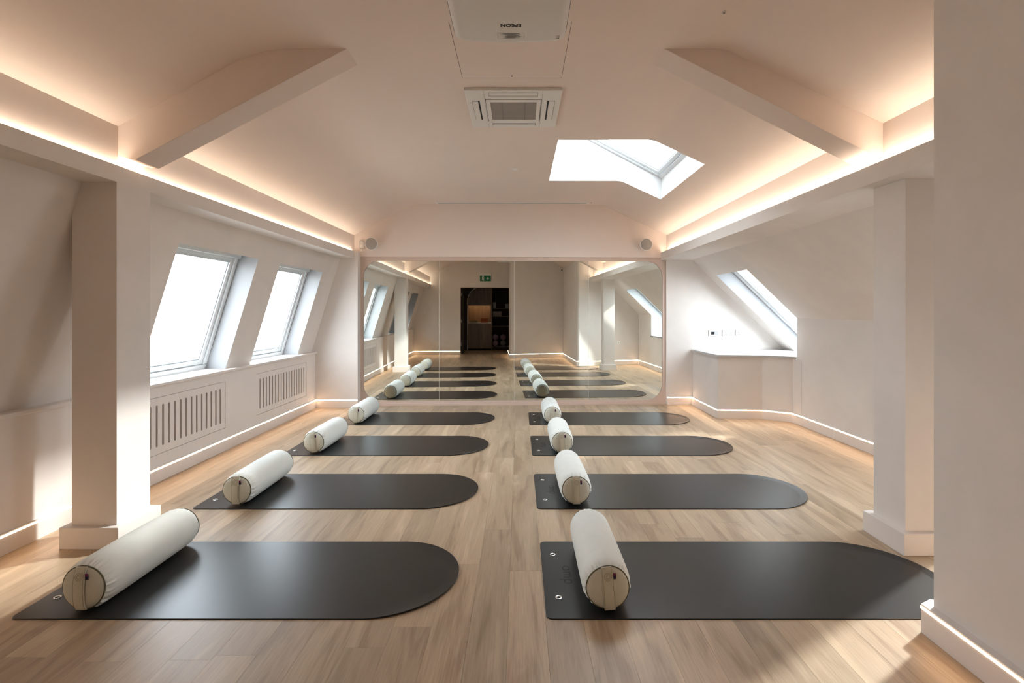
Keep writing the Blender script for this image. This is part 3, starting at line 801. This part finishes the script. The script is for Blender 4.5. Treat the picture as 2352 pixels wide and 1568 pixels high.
MB().cyl((0, 0, 0.283), 0.08, 0.012, seg=32).build('ceiling_plate', 'appliance', pj, smooth=True)
MB().cyl((0.10, -0.182, 0.07), 0.045, -0.02, axis='y', seg=32).build('lens', 'slot', pj, smooth=True)
for k in range(4): MB().box(.196, .210, .118 + k * .007, .1188 + k * .007, -0.0004, .006).build('vent_slit', 'print_grey', pj)
def text_mesh(body, size, mat, parent, name, M4, extrude=0.0004, sx=1.0, bold=0.0):
    cu = bpy.data.curves.new(name, 'FONT'); cu.body = body; cu.size = size; cu.align_x = 'CENTER'; cu.align_y = 'CENTER'; cu.extrude = extrude; cu.offset = bold
    t = bpy.data.objects.new(name, cu); C.objects.link(t)
    dg = bpy.context.evaluated_depsgraph_get(); me = bpy.data.meshes.new_from_object(t.evaluated_get(dg))
    bpy.data.objects.remove(t)
    me.transform(Matrix.Diagonal((sx, 1, 1, 1))); me.transform(M4)
    me.materials.clear(); me.materials.append(M[mat])
    o = bpy.data.objects.new(name, me); C.objects.link(o); o.parent = parent; return o
# underside print, readable from the far side: text x -> -x, text y -> -y in the picture
down = Matrix(((-1, 0, 0, 0), (0, 1, 0, 0), (0, 0, -1, 0), (0, 0, 0, 1)))      # face down, top towards +y
text_mesh('EPSON', 0.027, 'ink', pj, 'maker_lettering', Matrix.Translation((0.005, 0.044, -0.0005)) @ down, sx=1.05, bold=0.0007)
mb = MB()
rnd = random.Random(3)
def dn(x0, x1, y0, y1): mb.poly([(x0, y0, -.0006), (x1, y0, -.0006), (x1, y1, -.0006), (x0, y1, -.0006)])
X0, X1, Ya, Yb = -.052, .060, .098, .140
for (a, b, c, d) in ((X0, X1, Ya, Ya + .0008), (X0, X1, Yb - .0008, Yb), (X0, X0 + .0008, Ya, Yb), (X1 - .0008, X1, Ya, Yb), (X0, X1, .1205, .1211)): dn(a, b, c, d)
for k in range(13):
    yy = Ya + .003 + k * .0029
    a = rnd.uniform(X0 + .012, -.01); b = rnd.uniform(.022, X1 - .006); dn(a, b, yy, yy + .0016)
mb.build('rating_label', 'print_grey', pj)

# ------------------------------------------------------------------ air conditioning cassette
ac = empty('air_conditioner', (-0.041, 3.505, CEIL)); tag(ac, 'square white ceiling air conditioning cassette beyond the hatch', 'air conditioner')
H_ = 0.322; zb = -0.020
mb = MB(); mb.box(-H_, H_, -H_, H_, zb, 0.0); mb.build('fascia_panel', 'appliance', ac, bevel=0.004)
def flat(name, x0, x1, y0, y1, d, mat, parent=ac): return MB().box(x0, x1, y0, y1, zb - d, zb + .002).build(name, mat, parent)
flat('intake_recess', -.192, .192, -.192, .192, 0.0004, 'slot')
fr = empty('intake_grille'); fr.parent = ac
mb = MB()
for (a, b, c, d) in ((-.188, .188, -.188, -.150), (-.188, .188, .155, .188), (-.188, -.160, -.150, .155), (.160, .188, -.150, .155)): mb.box(a, b, c, d, zb - .004, zb + .002)
bpy.data.objects.remove(fr)
gf = mb.build('intake_frame', 'appliance', ac, bevel=0.0015)
mb = MB().box(-.160, .160, -.150, .155, zb - .002, zb + .001); ig = mb.build('intake_mesh', 'appliance_grey', ac)
mb = MB()
for k in range(1, 20): mb.box(-.160, .160, -.150 + k * .01525, -.150 + k * .01525 + .003, zb - .0028, zb - .0015)
mb.build('mesh_bar', 'appliance_grey', ig)
for xx in (-.08, .08): MB().box(xx - .004, xx + .004, -.150, .155, zb - .0031, zb - .0015).build('mesh_rib', 'print_grey', ig)
def louvre(cx, cy, w_, d_, rot):
    o = empty('louvre', (cx, cy, 0), (0, 0, rot)); o.parent = ac
    return o
for nm, (cx, cy, hx, hy, gx, gy) in dict(far=(0, .262, .165, .026, 0, -1), near=(0, -.262, .165, .026, 0, 1), left=(-.258, 0, .026, .165, 1, 0), right=(.258, 0, .026, .165, -1, 0)).items():
    s = MB().box(cx - hx, cx + hx, cy - hy, cy + hy, zb - .0006, zb + .001).build('outlet_slot', 'slot', ac)
    mb = MB()
    ox, oy = -gx * .006, -gy * .006
    mb.box(cx - hx + .002 + max(0, ox) * 0 + (.009 if gx < 0 else 0), cx + hx - .002 - (.009 if gx > 0 else 0), cy - hy + .002 + (.009 if gy < 0 else 0), cy + hy - .002 - (.009 if gy > 0 else 0), zb - .0035, zb + .001)
    mb.build('louvre_flap', 'appliance', s, bevel=0.001)
for xx in (-.196, .196): MB().box(xx - .0008, xx + .0008, -H_ + .003, H_ - .003, zb - .0003, zb + .001).build('panel_joint', 'print_grey', ac)

# ------------------------------------------------------------------ small ceiling things
sm = empty('smoke_detector', (-0.05, 5.0, CEIL)); tag(sm, 'tiny white round detector on the flat ceiling beside the skylight', 'detector')
MB().cyl((0, 0, 0), 0.036, -0.008, seg=28, r2=0.033).build('base_ring', 'appliance', sm, smooth=True)
MB().cyl((0, 0, -0.008), 0.020, -0.006, seg=24, r2=0.012).build('sensor_dome', 'appliance', sm, smooth=True)
sc = empty('screen_housing', (-0.095, 6.555, CEIL)); tag(sc, 'long slim white projection screen slot in the ceiling before the mirror wall', 'screen housing')
MB().box(-1.03, 1.03, -.045, .045, -.010, .0).build('housing', 'appliance', sc, bevel=0.002)
MB().box(-1.0, 1.0, -.010, .012, -.0106, -.008).build('screen_slot', 'print_grey', sc)
MB().box(1.055, 1.067, -.006, .006, -.004, 0).build('end_cap', 'ink', sc)
dt = empty('ceiling_sensor', (1.0, 2.383, CEIL)); tag(dt, 'tiny dark spot sensor on the ceiling near the upper right beam', 'sensor')
MB().cyl((0, 0, 0), 0.010, -0.004, seg=14).build('sensor_ring', 'appliance', dt); MB().cyl((0, 0, -.004), 0.005, -0.003, seg=12).build('sensor_eye', 'print_grey', dt)

# ------------------------------------------------------------------ loudspeakers and motion sensor
def wall_y(x): return YB - 0.031 + 0.027 * x
def speaker(x, z, label, aim):
    o = empty('loudspeaker', (x, wall_y(x), z), (0, 0, YAW)); tag(o, label, 'loudspeaker', 'round loudspeakers above the mirror')
    mb = MB(); rs = []
    for r, y in ((.050, 0.0), (.052, -.03), (.070, -.055), (.083, -.085), (.0845, -.115), (.082, -.122), (.078, -.122)):
        rs.append([(r * math.cos(2 * PI * k / 40) + aim * (-y) * .35, y + aim * .0, r * math.sin(2 * PI * k / 40)) for k in range(40)])
    mb.rings(rs, True, True, False); mb.build('shell', 'white_plate', o, smooth=True)
    rs = []
    for r, y in ((.078, -.121), (.05, -.125), (.02, -.127)):
        rs.append([(r * math.cos(2 * PI * k / 40) + aim * .122 * .35, y, r * math.sin(2 * PI * k / 40)) for k in range(40)])
    MB().rings(rs, True, False, True).build('grille', 'cloth_grille', o, smooth=True)
    MB().box(-.02, .02, -.012, 0.0, -.03, .03).build('wall_bracket', 'white_plate', o)
speaker(-1.985, 2.183, 'round grey loudspeaker above the left end of the mirror', 0.25)
speaker(1.722, 2.188, 'round grey loudspeaker above the right end of the mirror', -0.25)
ps = empty('motion_sensor', (-2.128, wall_y(-2.128), 2.135)); tag(ps, 'small white motion sensor in the corner beside the left loudspeaker', 'sensor')
mb = MB(); rs = []
for z, wd, dp in ((0, .020, .022), (.006, .031, .036), (.05, .033, .042), (.098, .031, .036), (.105, .022, .024)):
    rs.append([(-wd, 0, z), (-wd, -dp * .5, z), (-wd * .55, -dp, z), (wd * .55, -dp, z), (wd, -dp * .5, z), (wd, 0, z)])
mb.rings(rs, True, True, True); mb.build('sensor_body', 'white_plate', ps, smooth=True)
MB().box(-.014, .014, -.0435, -.040, .045, .088).build('sensor_lens', 'appliance', ps, bevel=0.003)
MB().cyl((-.004, -.03, -.034), .008, .02, seg=14).build('sensor_joint', 'white_plate', ps); MB().box(-.014, .006, -.04, -.0, -.044, -.034).build('sensor_bracket', 'white_plate', ps)

# ------------------------------------------------------------------ sockets on the back wall
def plate(x0, x1, z0, z1, name, label, y=6.714):
    o = empty(name, ((x0 + x1) / 2, y, (z0 + z1) / 2)); tag(o, label, 'socket' if 'socket' in name else 'wall plate', 'wall plates over the counter')
    hx, hz = (x1 - x0) / 2, (z1 - z0) / 2
    MB().box(-hx, hx, -.010, 0, -hz, hz).build('face_plate', 'white_plate', o, bevel=0.002)
    MB().box(-hx - .006, -hx - .001, -.008, 0, -hz, hz).build('edge_shadow_strip', 'print_grey', o)  # grey strip put in as the shadow along the plate's edge
    return o
def pins(o, cx, cz):
    MB().box(cx - .0035, cx + .0035, -.0108, -.009, cz + .006, cz + .021).build('pin_hole', 'slot', o)
    for s in (-1, 1): MB().box(cx + s * .0125 - .0065, cx + s * .0125 + .0065, -.0108, -.009, cz - .016, cz - .009).build('pin_hole', 'slot', o)
o = plate(2.612, 2.752, 0.942, 1.030, 'media_plate', 'white media plate with dark screen, leftmost over the counter')
MB().box(-.048, -.002, -.0112, -.009, -.021, .019).build('dark_inset', 'ink', o); MB().box(.002, .046, -.013, -.009, -.022, .023).build('grey_module', 'grey_plate', o, bevel=0.001)
MB().box(.012, .026, -.0138, -.012, -.012, .006).build('module_button', 'appliance', o)
o = plate(2.795, 2.940, 0.942, 1.030, 'double_socket', 'white double power socket in the middle over the counter')
pins(o, -.036, -.010); pins(o, .036, -.010)
for s in (-1, 1): MB().box(s * .046 - .008, s * .046 + .008, -.0125, -.009, .020, .032).build('rocker_switch', 'appliance', o)
MB().box(-.016, .016, -.0112, -.009, .014, .031).build('usb_port', 'grey_plate', o)
o = plate(2.975, 3.062, 0.942, 1.030, 'single_socket', 'white single power socket, rightmost over the counter')
pins(o, -.002, -.002)
rp = empty('wall_socket', (2.66, 1.755, 0.53), (0, 0, PI - 0.185)); tag(rp, 'small white socket on the slanting end wall of the right recess', 'socket')
MB().box(-.043, .043, -.010, 0, -.043, .043).build('face_plate', 'white_plate', rp, bevel=0.002); pins(rp, 0, 0)

# ------------------------------------------------------------------ rear wall: exit sign, camera
ex = empty('exit_sign', (-0.59, Y0, 2.295)); tag(ex, 'green running man exit sign over the rear doorway', 'exit sign')
MB().box(-.168, .168, 0, .055, .055, .115).build('sign_housing', 'white_plate', ex, bevel=0.006)
MB().box(-.160, .160, .022, .030, -.115, .056).build('sign_panel', 'green', ex)
mb = MB(); yv = .0306
def flp(pts): mb.poly([(x, yv, z) for x, z in pts])
# arrow towards +x
flp([(.030, -.020), (.075, -.020), (.075, -.038), (.030, -.038)]); flp([(.060, .016), (.118, -.029), (.060, -.074), (.060, -.054), (.090, -.029), (.060, -.004)])
mb.build('arrow', 'pict', ex)
mb = MB()
flp([(-.055, .040), (-.040, .040), (-.040, -.100), (-.055, -.100)]); flp([(-.100, .040), (-.055, .040), (-.055, .028), (-.100, .028)])
flp([(-.092 + .012 * math.cos(2 * PI * k / 12), .008 + .012 * math.sin(2 * PI * k / 12)) for k in range(12)])
flp([(-.100, -.006), (-.078, -.006), (-.070, -.048), (-.092, -.050)]); flp([(-.078, -.010), (-.058, -.026), (-.060, -.036), (-.082, -.022)])
flp([(-.100, -.008), (-.120, -.024), (-.116, -.034), (-.096, -.020)]); flp([(-.074, -.048), (-.060, -.070), (-.064, -.098), (-.074, -.098), (-.072, -.072), (-.088, -.052)])
flp([(-.092, -.048), (-.104, -.072), (-.126, -.076), (-.126, -.086), (-.098, -.082), (-.082, -.054)])
mb.build('running_figure', 'pict', ex)
cc = empty('security_camera', (1.638, -.22, 2.44)); tag(cc, 'small white security camera high in the rear right corner', 'camera')
MB().box(-.05, 0, -.018, .018, -.012, .012).build('camera_arm', 'white_plate', cc); MB().cyl((-.075, -.03, 0), .024, .065, axis='y', seg=20).build('camera_body', 'white_plate', cc, smooth=True); MB().cyl((-.075, .035, 0), .018, .003, axis='y', seg=20).build('camera_lens', 'ink', cc)

# ------------------------------------------------------------------ closet behind the doorway
mb = MB()
mb.box(-1.9, 0.6, -3.42, -3.32, -.05, 2.6); mb.box(-1.95, -1.85, -3.4, -1.25, -.05, 2.6); mb.box(.24, .34, -3.4, -1.34, -.05, 2.6); mb.box(-1.9, .6, -3.4, -1.25, 2.32, 2.4)
struct(mb.build('wall_closet', 'closet'), 'dark walls of the storage closet beyond the doorway')
ZC = -2.75
cb = empty('arched_cabinet', (-0.80, ZC, 0)); tag(cb, 'dark wooden arched cabinet with lit niche seen through the doorway in the mirror', 'cabinet')
MB().box(-.40, .385, -.50, 0, 0.06, 0.885).build('base_unit', 'cabinet_oak', cb)
for a, b in ((-.395, .008), (.014, .380)): MB().box(a, b, 0, .018, 0.08, 0.875).build('cabinet_door', 'cabinet_oak', cb, bevel=0.002)
MB().box(-.40, .385, -.50, .02, 0.885, 0.915).build('niche_worktop', 'worktop', cb)
MB().box(-.40, .385, -.50, -.46, 0.915, 1.52).build('niche_back', 'cabinet_oak', cb)
for k in range(1, 5): MB().box(-.40 + k * .157 - .002, -.40 + k * .157 + .002, -.461, -.458, 0.915, 1.52).build('panel_groove', 'dark', cb)
MB().box(-.40, -.38, -.46, 0, .915, 1.52).build('side_panel', 'cabinet_oak', cb); MB().box(.365, .385, -.46, 0, .915, 1.52).build('side_panel', 'cabinet_oak', cb)
MB().box(-.40, .385, -.48, 0, 1.52, 2.3).build('upper_unit', 'cabinet_oak', cb)
MB().box(-.36, .345, -.10, -.085, 1.513, 1.519).build('niche_light', 'led_niche', cb)
MB().box(-.38, .365, -.08, -.066, 1.478, 1.52).build('light_valance', 'cabinet_oak', cb)
mb = MB(); pth = [(-.40, .012, z) for z in (0.0, .4, .8, 1.2, 1.6)] + [(.085 - .485 * math.cos(t), .012, 1.62 + .485 * math.sin(t)) for t in [PI / 2 * k / 16 for k in range(1, 17)]] + [(.385, .012, 2.105)]
mb.tube(pth, .011, 8); mb.build('arch_trim', 'joinery', cb, smooth=True)
mb = MB(); pts = [(-.55, 0, 2.3), (-.55, 0, 0.0), (-.405, 0, 0.0), (-.405, 0, 1.62)] + [(.085 - .492 * math.cos(t), 0, 1.62 + .492 * math.sin(t)) for t in [PI / 2 * k / 12 for k in range(1, 13)]] + [(.385, 0, 2.115), (.385, 0, 2.3)]
mb.extr(pts, (0, .006, 0)); mb.build('arch_surround', 'closet', cb)
sh = empty('storage_shelf', (-.09, ZC, 0)); tag(sh, 'dark open storage shelves beside the arched cabinet in the mirror', 'shelf')
for xx in (-.325, .305): MB().box(xx, xx + .025, -.42, .0, 0, 2.3).build('side_panel', 'cabinet_oak', sh)
for zz in (.115, .785, 1.118, 1.378): MB().box(-.30, .305, -.42, -.002, zz - .011, zz + .011).build('shelf_board', 'cabinet_oak', sh)
MB().box(-.30, .305, -.42, -.41, 0, 2.3).build('back_panel', 'dark', sh); MB().box(-.30, .305, -.05, -.02, 0, .10).build('kick_board', 'dark', sh)
for k, (x, z, m_, lb) in enumerate(((-.285, .227, 'ball', 'bottom left'), (-.03, .227, 'ball_grey', 'bottom right'), (-.285, .427, 'ball', 'top left'), (-.03, .427, 'ball', 'top right'))):
    bm = bmesh.new(); bmesh.ops.create_uvsphere(bm, u_segments=28, v_segments=18, radius=.0995); me = bpy.data.meshes.new('exercise_ball'); bm.to_mesh(me); bm.free()
    for p in me.polygons: p.use_smooth = True
    me.materials.append(M[m_]); ob = bpy.data.objects.new('exercise_ball', me); C.objects.link(ob); ob.location = (x + .005, ZC - .16, z)
    v = MB().cyl((0, .0985, 0), .006, .002, axis='y', seg=10).build('valve', 'ink', ob)
    tag(ob, 'dusky exercise ball on the lowest closet shelf, %s of four' % lb, 'ball', 'exercise balls in the closet')
def carton(name, x0, x1, z0, z1, mat, label, cat, lid=True):
    o = empty(name, ((x0 + x1) / 2, ZC - .18, z0)); tag(o, label, cat)
    hx = (x1 - x0) / 2; h = z1 - z0
    MB().box(-hx, hx, -.10, .10, 0, h * (.72 if lid else 1)).build('box_body', mat, o, bevel=0.003)
    if lid: MB().box(-hx - .004, hx + .004, -.104, .104, h * .70, h).build('box_lid', mat, o, bevel=0.003)
carton('rust_box', -.78, -.545, .9155, 1.050, 'red_box', 'rust red box on the niche worktop', 'box')
carton('moss_tray', -1.11, -.88, .9155, .990, 'green_box', 'low moss green box on the niche worktop', 'box')
carton('storage_box', -.365, -.265, 1.3895, 1.590, 'grey_box', 'tall grey box on the upper closet shelf', 'box')
carton('storage_box', .045, .150, 1.3895, 1.535, 'grey_box', 'shorter grey box at the far end of the upper closet shelf', 'box')
carton('storage_box', -.365, -.085, 1.1295, 1.285, 'grey_box', 'wide grey box on the middle closet shelf', 'box')
